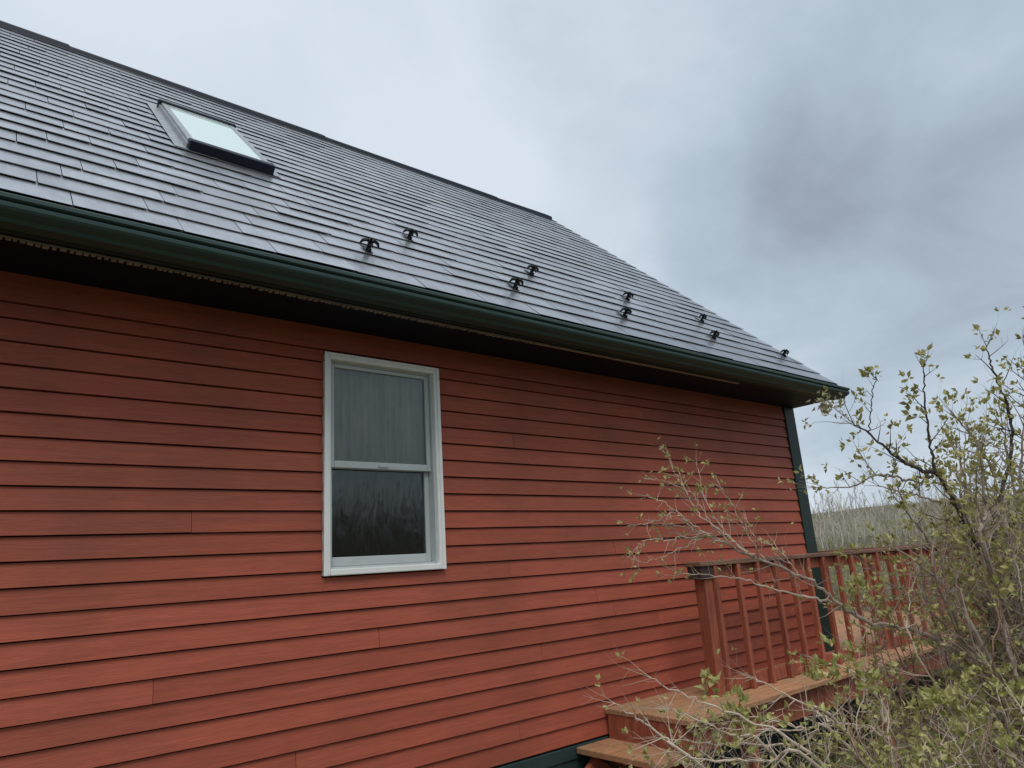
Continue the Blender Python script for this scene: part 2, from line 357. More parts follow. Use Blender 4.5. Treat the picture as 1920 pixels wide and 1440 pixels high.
# foundation skirt below the siding
b = MB().box(XL + .1, XR - .1, -.012, .12, -G - .3, -2.4205); tag(b.build('foundation', M['skirt'], house), 'dark teal foundation wall')
b = MB().box(XL + .1, CBX, -.0235, -.0125, -2.50, -2.4235); bev(b.build('skirt_board', M['skirt'], house), .003)
# corner boards
for nm, a in (('corner_board', (CBX + .004, XR, -.034, -.001, -2.42, .1135)), ('corner_board', (XR - .03, XR + .004, .001, .15, -2.42, .1135)), ('corner_board', (XL - .005, XL + .095, -.034, -.001, -2.42, .1135))):
    bev(MB().box(*a).build(nm, M['green'], house), .004)
# other walls (gable ends and back)
YR = 3.362; YB = 2 * YR
mb = MB()
for x0, x1 in ((XL, XL + .1), (XR - .1, XR - .03)):
    mb.prism([(.125, -G - .3), (YB - .1, -G - .3), (YB - .1, .22), (YR, 3.60), (.125, .55)], x0, x1)
mb.box(XL + .1, XR - .1, YB - .1, YB - .02, -G - .3, .24)
mb.build('side_wall', M['siding'], house)
# soffit, fascia, vent strip
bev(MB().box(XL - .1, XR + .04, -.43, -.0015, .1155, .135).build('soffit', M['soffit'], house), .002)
bev(MB().box(XL - .12, XR + .05, -.455, -.4305, .108, .235).build('fascia', M['green'], house), .003)
vs = MB(); x = XL
while x < 2.93:
    w = random.uniform(.012, .024); vs.box(x, x + w, -.392, -.368 + random.uniform(-.004, .006), .1095 - random.uniform(0, .006), .1152); x += w + random.uniform(.006, .014)
vs.box(XL, 2.93, -.394, -.3925, .1075, .1152); vs.build('vent_strip', M['vent'], house)
vs = MB().box(2.945, 5.27, -.392, -.368, .108, .1152); vs.build('vent_strip', M['vent'], house)
# ------------------------------------------------------------------ roof
AN = math.radians(43); U = Vector((0, math.cos(AN), math.sin(AN))); Nn = Vector((0, -math.sin(AN), math.cos(AN))); XX = Vector((1, 0, 0))
EO = Vector((0, -.5, .2525 + G)); SR = 5.28; RX0, RX1 = XL - .14, 6.85
def rp(x, s, h=0.): return EO + XX * x + U * s + Nn * h
roof = MB(); roof.slab(rp(RX0 + .02, .03, -.045), XX * (RX1 - RX0 - .04), U * (SR - .03), Nn * .038)
U2 = Vector((0, -math.cos(AN), math.sin(AN))); N2 = Vector((0, math.sin(AN), math.cos(AN)))
EB = Vector((0, 2 * YR + .5, .2525 + G))
roof.slab(EB + XX * RX0 + U2 * .0 + N2 * -.045, XX * (RX1 - RX0), U2 * (SR - .02), N2 * .06)
roof_o = roof.build('roof', M['cap'], house)
SW, CO = .43, .2115
cells = []
offs = [.306, .185, .283, .375, .11, .24, .02, .33, .15, .40, .27, .06, .21, .36, .09, .30, .0, .25, .12, .38, .18, .31, .05, .23, .35]
for r in range(25):
    x = RX0; o0 = offs[r] % SW; first = RX0 + ((o0 - RX0) % SW)
    xs_ = [RX0]; q = first
    while q < RX1 - .02:
        if q > RX0 + .03: xs_.append(q)
        q += SW
    xs_.append(RX1)
    for i in range(len(xs_) - 1): cells.append((r, xs_[i], xs_[i + 1]))
SKX0, SKX1, SKS0, SKS1 = 1.07, 1.65, 1.946, 3.31
def shingle_into(mb, r, a, b):
    s0 = r * CO + (random.uniform(-.002, .002) if r else 0); s1 = min(r * CO + CO + .03, SR - .005); th = .0022
    lift = .0108 + random.uniform(-.0022, .0030); tw = random.uniform(-.0016, .0016); ga = .0019
    hb = .0005
    P = [rp(a + ga, s0, lift + tw), rp(b - ga, s0, lift - tw), rp(b - ga, s1, hb), rp(a + ga, s1, hb)]
    k = len(mb.v); mb.v += [p.copy() for p in P] + [p + Nn * th for p in P]
    mb.f += [[k, k + 3, k + 2, k + 1], [k + 4, k + 5, k + 6, k + 7], [k, k + 1, k + 5, k + 4], [k + 1, k + 2, k + 6, k + 5], [k + 2, k + 3, k + 7, k + 6], [k + 3, k, k + 4, k + 7]]
    # small hem returned under the lower edge
    A0 = rp(a + ga, s0 + .0003, lift - .0015); A1 = rp(b - ga, s0 + .0003, lift - .0015)
    k = len(mb.v); mb.v += [A0, A1, rp(b - ga, s0 + .0003, lift), rp(a + ga, s0 + .0003, lift)]; mb.f.append([k, k + 1, k + 2, k + 3])
def score(c):
    r, a, b = c; p = rp((a + b) / 2, (r + .5) * CO); u, v = PX(p)
    inside = -30 < u < 1950 and -30 < v < 1470
    return (0 if inside else 1, (p - CP).length ** 2 / max(.05, abs(Nn.dot((p - CP).normalized()))) )
cells.sort(key=score)
for c in cells[:300]:
    mb = MB(); shingle_into(mb, *c); mb.build('shingle', M['shingle'], roof_o)
mb = MB()
for c in cells[300:]: shingle_into(mb, *c)
mb.build('shingle_field', M['shingle'], roof_o, kind='stuff')
# ridge cap pieces
zr = EO.z - G + SR * math.sin(AN); yr = EO.y + SR * math.cos(AN)
def cap_prof(o):
    return [(yr - .13, zr - .115 + o), (yr - .125, zr - .055 + o), (yr, zr + .045 + o), (yr + .125, zr - .055 + o), (yr + .13, zr - .115 + o)]
cx = [RX0, -2.13, .48, 3.09, 5.7, 6.74]
for i in range(len(cx) - 1):
    bev(MB().prism(cap_prof(0), cx[i] - .02, cx[i + 1] + .03, -.004 - .004 * 0, .010).build('ridge_cap', M['cap'], roof_o), .004)
# drip edge and rake trim
MB().slab(rp(RX0, -.004, -.008), XX * (RX1 - RX0), U * .06, Nn * .007).build('drip_edge', M['cap'], roof_o)
MB().slab(rp(XR + .012, .04, -.17), XX * .03, U * (SR - .1), Nn * .120).build('rake_board', M['green'], house)
MB().slab(rp(RX1 - .004, .0, -.03), XX * .006, U * (SR - .02), Nn * .034).build('rake_trim', M['cap'], roof_o)
# gutter, one bent sheet with a rolled lip
gp = [(-.4575, .215), (-.4575, .116), (-.462, .112), (-.532, .112), (-.538, .118), (-.546, .126), (-.566, .134), (-.582, .143), (-.590, .153), (-.592, .165), (-.588, .172), (-.578, .1765), (-.590, .179), (-.600, .184), (-.601, .199), (-.594, .2045), (-.580, .2045)]
inn = [(-.580, .2025), (-.592, .2020), (-.5975, .197), (-.597, .187), (-.588, .182), (-.574, .1790), (-.584, .171), (-.588, .163), (-.586, .155), (-.578, .146), (-.563, .137), (-.543, .129), (-.534, .120), (-.530, .115), (-.463, .115), (-.4605, .118), (-.4605, .215)]
gt = MB().prism(gp + inn, RX0 - .02, 6.875).build('gutter', M['gutter'], house)
for gx in (-.62, 2.43, 5.48):
    MB().prism([(y - .0012, z - (.001 if z < .15 else 0)) for y, z in gp[3:]] + [(y - .0002, z) for y, z in gp[3:][::-1]], gx, gx + .012).build('gutter_seam', M['gutter'], gt)
gcap = MB().prism(gp, 6.876, 6.879); gcap.build('gutter_end', M['cap'], gt)
# skylight
sk = empty('skylight', rp(SKX0, SKS0), house)
def rbox(mb, x0, x1, s0, s1, h0, h1): return mb.slab(rp(x0, s0, h0), XX * (x1 - x0), U * (s1 - s0), Nn * (h1 - h0))
mb = MB(); rbox(mb, SKX0, SKX0 + .045, SKS0 + .06, SKS1, .004, .070); rbox(mb, SKX1 - .045, SKX1, SKS0 + .06, SKS1, .004, .070); rbox(mb, SKX0 + .046, SKX1 - .046, SKS1 - .05, SKS1, .004, .070)
bev(mb.build('skylight_frame', M['flash'], sk), .004)
mb = MB(); rbox(mb, SKX0 - .004, SKX1 + .004, SKS0 - .01, SKS0 + .07, .004, .082); bev(mb.build('lower_bar', M['cap'], sk), .008, 2)
mb = MB(); rbox(mb, SKX0 - .02, SKX1 + .02, SKS1 + .002, SKS1 + .06, .010, .085); bev(mb.build('upper_bar', M['cap'], sk), .006)
mb = MB(); rbox(mb, SKX0 + .046, SKX1 - .046, SKS0 + .071, SKS1 - .051, .060, .064); mb.build('glass', M['skyglass'], sk)
mb = MB(); rbox(mb, SKX0 + .046, SKX1 - .046, SKS0 + .071, SKS1 - .051, .050, .054); mb.build('blind', M['blind'], sk)
mb = MB(); rbox(mb, SKX0 - .09, SKX0 - .001, SKS0 - .02, SKS1 + .12, .0165, .0185); rbox(mb, SKX0 - .014, SKX0 - .001, SKS0 + .02, SKS1 + .05, .019, .050)
mb.build('flashing', M['flash'], sk, kind='stuff') if False else mb.build('side_flashing', M['flash'], sk); mb = MB()
rbox(mb, SKX1 + .001, SKX1 + .06, SKS0 - .02, SKS1 + .10, .0165, .0185); mb.build('flashing', M['flash'], sk)
# snow guards
GU = [(1.842, .466), (2.413, 1.092), (2.98, .466), (3.535, 1.05), (4.117, .466), (4.728, 1.092), (5.355, .50), (5.835, 1.07), (6.606, .53), (1.24, 1.092) if False else None]
def guard_parts(x, s):
    O = rp(x, s, .015)
    base = MB().slab(O - XX * .022 - U * .03, XX * .044, U * .12, Nn * .004)
    base.slab(O - XX * .012 + U * .005 + Nn * .004, XX * .024, U * .014, Nn * .050)          # upright
    base.slab(O - XX * .009 - U * .02 + Nn * .004, XX * .018, U * .03, Nn * .018)
    wing = MB()
    for sg in (-1, 1):                                                                       # drooping wings
        P = [O + Nn * .050, O + XX * sg * .025 + Nn * .066, O + XX * sg * .050 + Nn * .056, O + XX * sg * .064 + Nn * .034]
        wing.tube([p + U * .012 for p in P], [.011, .013, .011, .005], 5)
    wing.tube([O + U * .012 + Nn * .045, O + U * .010 + Nn * .082], [.014, .007], 5)
    wing.tube([O + U * .01 + Nn * .03, O - U * .02 + Nn * .05, O - U * .035 + Nn * .035], [.010, .009, .004], 5)
    return base, wing
proto = None
for q in GU:
    if not q: continue
    if proto is None:
        ba, wi = guard_parts(*q); e0 = empty('snow_guard', rp(q[0], q[1], .015), house); e0.scale = (.98, .98, .98)
        b_o = ba.build('guard_base', M['black'], e0, origin=rp(q[0], q[1], .015)); w_o = wi.build('guard_wings', M['black'], e0, origin=rp(q[0], q[1], .015)); proto = (e0, b_o, w_o)
    else:
        w = rp(q[0], q[1], .015); e1 = proto[0].copy(); COL.objects.link(e1); e1.parent = house; e1.location = w - WP[house.name]
        e1.rotation_euler = (0, 0, random.uniform(-.12, .12))
        for c in proto[1:]:
            d = c.copy(); COL.objects.link(d); d.parent = e1; d.location = (0, 0, 0); d.scale = (random.uniform(.92, 1.08), 1, random.uniform(.92, 1.06))

# ------------------------------------------------------------------ window
wn = tag(empty('window', (WX0, 0, WZ0 + G), house), 'white double hung window in the red wall')
cs = MB(); F0, F1 = -.042, .030
cw = .034
for a in ((WX0, WX0 + cw, F0, F1, WZ0, WZ1), (WX1 - cw, WX1, F0, F1, WZ0, WZ1), (WX0 + cw, WX1 - cw, F0, F1, WZ1 - cw, WZ1), (WX0 + cw, WX1 - cw, F0 - .006, F1, WZ0, WZ0 + .034)): cs.box(*a)
bev(cs.build('window_casing', M['white'], wn), .005, 2)
ls = MB()
for a in ((WX0 - .006, WX0 + .016, F0 - .007, F0 - .0005, WZ0 + .0, WZ1 + .004), (WX1 - .016, WX1 + .006, F0 - .007, F0 - .0005, WZ0 + .0, WZ1 + .004), (WX0 + .0165, WX1 - .0165, F0 - .007, F0 - .0005, WZ1 - .014, WZ1 + .004)): ls.box(*a)
bev(ls.build('casing_lip', M['white'], wn), .002)
jm = MB(); ix0, ix1 = WX0 + cw, WX1 - cw
for a in ((ix0 + .0005, ix0 + .012, -.020, .118, WZ0 + .035, WZ1 - cw), (ix1 - .012, ix1 - .0005, -.020, .118, WZ0 + .035, WZ1 - cw), (ix0 + .0125, ix1 - .0125, -.005, .118, WZ0 + .035, WZ0 + .046), (ix0 + .0125, ix1 - .0125, -.005, .118, WZ1 - cw - .010, WZ1 - cw - .001)): jm.box(*a)
jm.build('jamb', M['sash'], wn)
def sash(x0, x1, z0, z1, y0, y1, st, rt, rb):
    m_ = MB()
    m_.box(x0, x0 + st, y0, y1, z0, z1); m_.box(x1 - st, x1, y0, y1, z0, z1)
    m_.box(x0 + st, x1 - st, y0 + .001, y1, z1 - rt, z1); m_.box(x0 + st, x1 - st, y0 - .001, y1, z0, z0 + rb)
    s_ = bev(m_.build('sash', M['sash'], wn), .004, 2)
    p_ = MB(); yy = (y0 + y1) / 2; p_.box(x0 + st - .004, x1 - st + .004, yy, yy + .004, z0 + rb - .004, z1 - rt + .004); p_.build('pane', M['glass'], s_)
ZM = -.700
sash(ix0 + .013, ix1 - .013, ZM, WZ1 - cw - .011, .000, .026, .028, .022, .040)
sash(ix0 + .013, ix1 - .013, WZ0 + .047, ZM + .030, .032, .058, .030, .03, .050)
MB().box((ix0 + ix1) / 2 - .03, (ix0 + ix1) / 2 + .03, -.010, -.0015, ZM + .012, ZM + .024).build('sash_lock', M['sash'], wn)
# curtain behind the upper sash and dark room
ct = MB(); n = 120; c0, c1 = ix0 + .02, ix1 - .02; k = 0
for i in range(n + 1):
    x = c0 + (c1 - c0) * i / n; y = .092 + .014 * math.sin(i * .78) + .008 * math.sin(i * .31 + 1) + .003 * math.sin(i * 2.1)
    hem = -.675 + .012 * math.sin(i * .16)
    ct.v += [Vector((x, y, WZ1 - .03 + G)), Vector((x, y + .004, hem + G))]
    if i: ct.f.append([2 * i - 2, 2 * i, 2 * i + 1, 2 * i - 1])
ct.build('curtain', M['curtain'], wn, smooth=True)
rm = MB()
for f in ([(OX0, .12, OZ0), (OX0 - .5, 1.6, OZ0), (OX0 - .5, 1.6, OZ1), (OX0, .12, OZ1)], [(OX1, .12, OZ0), (OX1 + .5, 1.6, OZ0), (OX1 + .5, 1.6, OZ1), (OX1, .12, OZ1)], [(OX0 - .5, 1.6, OZ0), (OX1 + .5, 1.6, OZ0), (OX1 + .5, 1.6, OZ1), (OX0 - .5, 1.6, OZ1)], [(OX0, .12, OZ0), (OX1, .12, OZ0), (OX1 + .5, 1.6, OZ0), (OX0 - .5, 1.6, OZ0)], [(OX0, .12, OZ1), (OX1, .12, OZ1), (OX1 + .5, 1.6, OZ1), (OX0 - .5, 1.6, OZ1)]):
    rm.face([(p[0], p[1], p[2] + G) for p in f])
rm.build('room', M['dark'], wn)

# ------------------------------------------------------------------ deck
ZD = -2.249; DY = -.745
deck = tag(empty('deck', (6.0, -.3, 0)), 'weathered red wooden deck with railing and steps along the house wall', 'deck')
bw = .1415; y = -.030
i = 0
while y - bw > DY - .01:
    ends = [3.634, 5.9 + .3 * (i % 2), 8.3 + .2 * (i % 3), 11.0]
    for j in range(3):
        x0 = ends[j] + (.001 if j else random.uniform(-.003, .003)); x1 = ends[j + 1] - .002
        bev(MB().box(x0, x1, y - bw + .005, y, ZD - .034, ZD + random.uniform(-.001, .001)).build('deck_board', M['deckwood'], deck), .004)
    y -= bw; i += 1
# wider platform past the house corner
y = -.024
while y < 3.3:
    x0 = XR + .03 
    for (a, b_) in ((x0, 8.9), (8.902, 11.0)):
        bev(MB().box(a + random.uniform(0, .004), b_, y, y + bw - .005, ZD - .034, ZD + random.uniform(-.001, .001)).build('deck_board', M['deckwood'], deck), .004)
    y += bw
rim = MB().box(3.655, 10.98, -.665, -.628, ZD - .22, ZD - .036); bev(rim.build('rim_joist', M['deckred'], deck), .003)
rim = MB().box(3.640, 3.654, -.66, -.04, ZD - .20, ZD - .036); bev(rim.build('riser', M['deckred'], deck), .003)
rim = MB().box(10.98, 11.02, -.70, 3.3, ZD - .22, ZD - .036); rim.build('rim_joist', M['deckred'], deck)
for x in (4.36, 6.3, 8.3, 10.6):
    bev(MB().box(x, x + .09, -.628 + .001, -.54, -G - .1, ZD - .036).build('support_post', M['deckred'], deck), .004)
for x in (7.2, 9.0, 10.85): bev(MB().box(x, x + .09, 2.9, 2.99, -G - .1, ZD - .036).build('support_post', M['deckred'], deck), .004)
# steps down to the left
for k, (xa, xb, zt) in enumerate(((3.345, 3.652, -2.432), (3.06, 3.37, -2.615), (2.78, 3.09, -2.79))):
    mb = MB().box(xa, xa + .15, -.70, -.028, zt - .038, zt); bev(mb.build('tread', M['deckwood'], deck), .006, 2)
    mb = MB().box(xa + .155, xb, -.70, -.028, zt - .038, zt); bev(mb.build('tread', M['deckwood'], deck), .006, 2)
    if k < 2: bev(MB().box(xa + .28, xa + .298, -.68, -.04, zt - .16, zt - .039).build('riser', M['deckred'], deck), .003)
for yy in (-.66, -.13):
    mb = MB().slab((3.42, yy, ZD - .24 + G), (-.80, 0, -.52), (0, .038, 0), (.16, 0, -.10)); bev(mb.build('stringer', M['deckred'], deck), .003)
# railing
RY = -.418; ZT = -1.345
post0 = MB().box(4.315, 4.405, RY - .045, RY + .045, ZD - .2, ZT - .121); bev(post0.build('railing_post', M['deckred'], deck), .005, 2)
for px in (6.95, 9.4): bev(MB().box(px, px + .09, RY - .045, RY + .045, ZD - .2, ZT - .04).build('railing_post', M['deckred'], deck), .005)
bev(MB().box(4.25, 8.2, RY - .075, RY + .065, ZT - .034, ZT).build('handrail', M['railtop'], deck), .005, 2)
bev(MB().box(8.204, 10.98, RY - .075, RY + .065, ZT - .034, ZT).build('handrail', M['railtop'], deck), .005, 2)
bev(MB().box(4.27, 10.98, RY - .088, RY - .0465, ZT - .125, ZT - .0345).build('top_rail', M['deckred'], deck), .003) if False else None
bev(MB().box(4.285, 10.95, RY - .046 + .002, RY - .01, ZT - .128, ZT - .0345).build('top_rail', M['deckred'], deck), .003) if False else None
bev(MB().box(4.4065, 10.95, RY - .036, RY + .0, ZT - .120, ZT - .0345).build('top_rail', M['deckred'], deck), .003)
bev(MB().box(4.262, 4.4060, RY - .062, RY + .055, ZT - .120, ZT - .0345).build('shaded_rail_block', M['railshade'], deck), .003)  # block added to carry the painted shade under the handrail end
bev(MB().box(4.4065, 10.95, RY - .036, RY + .0, ZD + .004, ZD + .092).build('bottom_rail', M['deckred'], deck), .003)
bev(MB().slab((4.411, RY - .072, ZD - .03 + G), (.040, 0, 0), (0, .034, 0), (0, 0, ZT - ZD - .006)).build('baluster', M['deckred'], deck), .003)
x = 4.455
bx_ = [4.700]
while bx_[-1] < 10.7: bx_.append(bx_[-1] + .256)
for x in bx_:
    t = random.uniform(-.004, .004)
    mb = MB().slab((x, RY - .076, ZD - .035 + G + random.uniform(-.008, .008)), (.040, 0, 0), (0, .038, 0), (t, 0, ZT - ZD))
    mb.v = [v if v.z < ZT + G - .036 else Vector((v.x, v.y, ZT + G - .036)) for v in mb.v]
    bev(mb.build('baluster', M['deckred'], deck), .003)
# far railing on the +x end and back of the platform
for yy in (-.25, .9, 2.05, 3.2): bev(MB().box(10.9, 10.99, yy, yy + .09, ZD, ZT - .035).build('railing_post', M['deckred'], deck), .005)
bev(MB().box(10.86, 11.0, -.34, 3.3, ZT - .034, ZT + .001).build('handrail', M['railtop'], deck), .005)
bev(MB().box(10.87, 10.90, -.30, 3.3, ZD + .06, ZD + .15).build('bottom_rail', M['deckred'], deck), .003)
yy = -.18
while yy < 3.2:
    bev(MB().box(10.85, 10.888, yy, yy + .04, ZD - .03, ZT - .036).build('baluster', M['deckred'], deck), .003); yy += .2

# ------------------------------------------------------------------ shrubs
def smooth_path(P, n):
    out = []
    m_ = len(P) - 1
    for i in range(m_):
        p0 = P[max(i - 1, 0)]; p1 = P[i]; p2 = P[i + 1]; p3 = P[min(i + 2, m_)]
        for j in range(n):
            t = j / n
            out.append(.5 * ((2 * p1) + (p2 - p0) * t + (2 * p0 - 5 * p1 + 4 * p2 - p3) * t * t + (3 * p1 - p0 - 3 * p2 + p3) * t ** 3))
    out.append(P[-1].copy()); return out
def rv(s=1.): return Vector((random.gauss(0, s), random.gauss(0, s), random.gauss(0, s)))
class Foliage:
    def __init__(s): s.mb = MB(); s.mb.t = []
    def leaf(s, p, d, size, up=None):
        d = d.normalized(); a = d.cross(rv() if up is None else up)
        if a.length < .01: a = Vector((1, 0, 0))
        a.normalize(); nrm = a.cross(d); w = size * random.uniform(.24, .34); q = p + d * size * .12
        k = len(s.mb.v); fold = nrm * size * .10; curl = nrm * -size * random.uniform(-.05, .22)
        s.mb.v += [q, q + d * size * .42 + a * w + fold, q + d * size + curl, q + d * size * .42 - a * w + fold, q + d * size * .45]
        s.mb.f += [[k, k + 4, k + 1], [k + 1, k + 4, k + 2], [k, k + 3, k + 4], [k + 3, k + 2, k + 4]]
        t = random.random(); s.mb.t += [t] * 5
    def rosette(s, p, d, size, n):
        for i in range(n):
            dd = (d.normalized() * random.uniform(.2, 1.1) + rv(.55))
            s.leaf(p + rv(size * .12), dd, size * random.uniform(.55, 1.15))
def grow(mb, fol, p, d, length, rad, lvl, maxl, leafp, lsize, upb=.10, wig=.16, kids=3.2, lobj=None):
    n = max(3, int(length / .045)); n = min(n, 9); step = length / n
    pts = [p.copy()]; dirs = [d.normalized()]; dd = d.normalized()
    for i in range(n):
        dd = (dd + rv(wig) * .6 + Vector((0, 0, upb))).normalized()
        pts.append(pts[-1] + dd * step); dirs.append(dd)
    rr = [rad * (1 - .72 * i / n) for i in range(n + 1)]
    mb.tube(pts, rr, 4 if lvl < 2 else 3, False)
    if lvl < maxl:
        k = kids * (1 if lvl == 0 else .8) * random.uniform(.7, 1.3) * min(1.5, length / .25 + .3)
        for _ in range(max(1, int(round(k)))):
            i = random.randint(1, n); side = rv(1.); side -= dirs[i] * side.dot(dirs[i]); side.normalize()
            nd = dirs[i] * random.uniform(.5, 1.0) + side * random.uniform(.45, .95)
            grow(mb, fol, pts[i], nd, length * random.uniform(.32, .62), rr[i] * .68, lvl + 1, maxl, leafp, lsize, upb, wig, kids)
    if random.random() < leafp: fol.rosette(pts[-1], dirs[-1], lsize, random.randint(3, 6))
    for i in range(1, n):
        if random.random() < leafp * .30:
            fol.rosette(pts[i], (dirs[i] + rv(.8)), lsize * .8, random.randint(2, 3))
def limb(sh, fol, pix, r0, r1, material, twl=.30, gap=.06, leafp=.5, lsize=.034, maxl=2, upb=.10, start=.15, kids=3.0, name='branch', tw_r=.0030, side_b=None):
    P = [W(*q) for q in pix] if not isinstance(pix[0], Vector) else pix
    path = smooth_path(P, 8); mb = MB(); n = len(path)
    for i in range(1, n - 1): path[i] += rv(.0032)
    rr = [(r0 + (r1 - r0) * (i / (n - 1)) ** .8) * random.uniform(.88, 1.16) for i in range(n)]
    mb.tube(path, rr, 6); L_ = sum((path[i + 1] - path[i]).length for i in range(n - 1)); acc = 0; nxt = L_ * start
    for i in range(n - 1):
        acc += (path[i + 1] - path[i]).length
        while acc > nxt:
            nxt += gap * random.uniform(.6, 1.5)
            t = (path[i + 1] - path[i]).normalized(); sd_ = rv(); sd_ -= t * sd_.dot(t); sd_.normalize()
            if side_b: sd_ = (sd_ + side_b).normalized()
            grow(mb, fol, path[i], t * random.uniform(.3, .9) + sd_, twl * random.uniform(.4, 1.2) * (1.1 - .5 * i / n), min(rr[i] * .7, tw_r), 0, maxl, leafp, lsize, upb, .16, kids)
    t = (path[-1] - path[-3]).normalized()
    for _ in range(3): grow(mb, fol, path[-1], t + rv(.35), twl * random.uniform(.5, .9), r1 * .8, 0, maxl, leafp, lsize, upb, .16, kids)
    return mb.build(name, material, sh, origin=path[0])
# large leafy shrub at the right
big = tag(empty('shrub', (4.1, -2.55, 0)), 'tall leafing shrub with dark forked limbs, in front of the deck at right', 'shrub')
fb = Foliage()
base = Vector((4.1, -2.55, -.05))
A1 = [base, W(1900, 1330, 3.5), W(1850, 1090, 3.4), W(1804, 964, 3.35), W(1757, 890, 3.3), W(1719, 878, 3.25), W(1679, 855, 3.2), W(1630, 815, 3.15), W(1600, 793, 3.12)]
limb(big, fb, A1, .018, .0025, M['limb'], .18, .060, .30, .030, 2, .10, .30)
A2 = [W(1760, 893, 3.3), W(1745, 850, 3.3), W(1738, 790, 3.3), W(1732, 730, 3.28), W(1731, 690, 3.25)]
limb(big, fb, A2, .007, .002, M['limb'], .13, .050, .42, .032, 2, .12, .1)
A3 = [W(1804, 964, 3.35), W(1790, 900, 3.4), W(1800, 820, 3.45), W(1880, 740, 3.5), W(1850, 690, 3.5), W(1842, 640, 3.5), W(1848, 600, 3.5)]
A3 = [W(1850, 1090, 3.4), W(1870, 960, 3.45), W(1898, 830, 3.5), W(1885, 750, 3.5), W(1860, 690, 3.5), W(1850, 650, 3.5)]
limb(big, fb, A3, .011, .002, M['limb'], .15, .060, .34, .030, 2, .12, .1)
limb(big, fb, [W(1630, 815, 3.15), W(1632, 775, 3.15), W(1638, 735, 3.14), W(1640, 708, 3.13)], .003, .0015, M['limb'], .06, .05, .6, .030, 1, .12, .1)
limb(big, fb, [W(1745, 893, 3.3), W(1700, 900, 3.28), W(1650, 890, 3.24), W(1600, 910, 3.2), W(1550, 915, 3.2)], .006, .002, M['twig'], .18, .045, .30, .028, 2, .08, .1)
limb(big, fb, [W(1760, 940, 3.3), W(1700, 925, 3.26), W(1650, 912, 3.2)], .005, .002, M['twig'], .16, .05, .3, .028, 2, .08, .1)
for (u0, v0, u1, v1, u2, v2, dd) in ((1915, 1200, 1910, 980, 1920, 800, 3.2), (1880, 1250, 1830, 1000, 1800, 860, 3.6), (1920, 1250, 1930, 900, 1925, 680, 3.4), (1840, 1250, 1760, 1050, 1700, 960, 3.5), (1890, 1290, 1790, 1120, 1700, 1040, 3.1), (1870, 1100, 1850, 960, 1840, 850, 3.0), (1900, 1050, 1860, 880, 1800, 790, 3.7), (1950, 1000, 1960, 800, 1950, 720, 3.5), (1860, 1340, 1800, 1200, 1650, 1080, 3.3), (1940, 1340, 1880, 1150, 1830, 930, 3.0), (1960, 1200, 1900, 900, 1880, 800, 3.8)):
    P = [Vector((4.1 + random.uniform(-.1, .25), -2.55 + random.uniform(-.2, .2), -.03)), W(u0, v0, dd), W(u1, v1, dd + .05), W(u2, v2, dd + random.uniform(-.1, .1))]
    limb(big, fb, P, .013, .003, M['limb'] if random.random() < .15 else M['twig'], .20, .042, .18, .027, 2, .12, .40, 3.4)
# long low limb reaching left in front of the wall
B1 = [base + Vector((-.1, .1, 0)), W(1880, 1330, 3.3), W(1753, 1199, 3.15), W(1637, 1169, 3.05), W(1581, 1139, 3.0), W(1529, 1096, 2.95), W(1469, 1065, 2.9), W(1408, 1044, 2.85), W(1357, 1016, 2.8), W(1300, 992, 2.78), W(1262, 985, 2.76)]
limb(big, fb, B1, .0105, .002, M['twig'], .16, .036, .10, .020, 2, .09, .50, 2.8, tw_r=.0022)
limb(big, fb, [W(1420, 1048, 2.86), W(1370, 1012, 2.8), W(1310, 960, 2.78), W(1280, 910, 2.76), W(1262, 880, 2.75)], .0035, .0014, M['paletwig'], .13, .030, .28, .019, 2, .10, .25, 2.6, tw_r=.0015)
limb(big, fb, [W(1400, 1038, 2.84), W(1350, 985, 2.8), W(1320, 930, 2.8), W(1306, 868, 2.8)], .003, .0013, M['paletwig'], .10, .032, .26, .019, 2, .10, .25, 2.4, tw_r=.0015)
limb(big, fb, [W(1330, 1005, 2.8), W(1270, 1010, 2.78), W(1215, 1012, 2.76), W(1195, 1025, 2.75)], .0026, .0012, M['paletwig'], .10, .030, .18, .017, 2, .05, .15, 2.4, tw_r=.0014)
limb(big, fb, [W(1560, 1130, 3.0), W(1525, 1121, 2.97), W(1451, 1104, 2.93), W(1391, 1087, 2.9), W(1335, 1078, 2.88), W(1280, 1076, 2.86)], .005, .0016, M['paletwig'], .11, .042, .14, .018, 2, .06, .2, 2.2, tw_r=.0016)
for pts in ([(1380, 1028, 2.82), (1340, 990, 2.8), (1300, 930, 2.79), (1255, 905, 2.78), (1222, 898, 2.78)], [(1440, 1055, 2.88), (1400, 1000, 2.85), (1375, 950, 2.84), (1352, 915, 2.83)], [(1350, 1012, 2.8), (1300, 985, 2.78), (1250, 945, 2.77), (1215, 930, 2.77)],
            [(1330, 1002, 2.8), (1290, 1020, 2.78), (1240, 1045, 2.77), (1205, 1055, 2.77)], [(1300, 995, 2.78), (1272, 960, 2.77), (1232, 975, 2.76), (1192, 985, 2.76)], [(1500, 1085, 2.93), (1470, 1040, 2.9), (1420, 1010, 2.88), (1400, 975, 2.87)]):
    limb(big, fb, [W(*q) for q in pts], .0024, .001, M['paletwig'], .09, .026, .16, .017, 2, .10, .2, 2.6, tw_r=.0012)
for k in range(11):
    u = random.uniform(1745, 1935); v = random.uniform(770, 980); dd = random.uniform(3.0, 4.0)
    P = [Vector((4.1 + random.uniform(-.15, .3), -2.55 + random.uniform(-.3, .3), -.03)), W(u + random.uniform(20, 80), 1200, dd), W(u + random.uniform(-10, 30), v + 150, dd), W(u, v, dd)]
    limb(big, fb, P, .008, .002, M['twig'], .16, .036, .30, .026, 2, .10, .5, 3.2, tw_r=.0022)
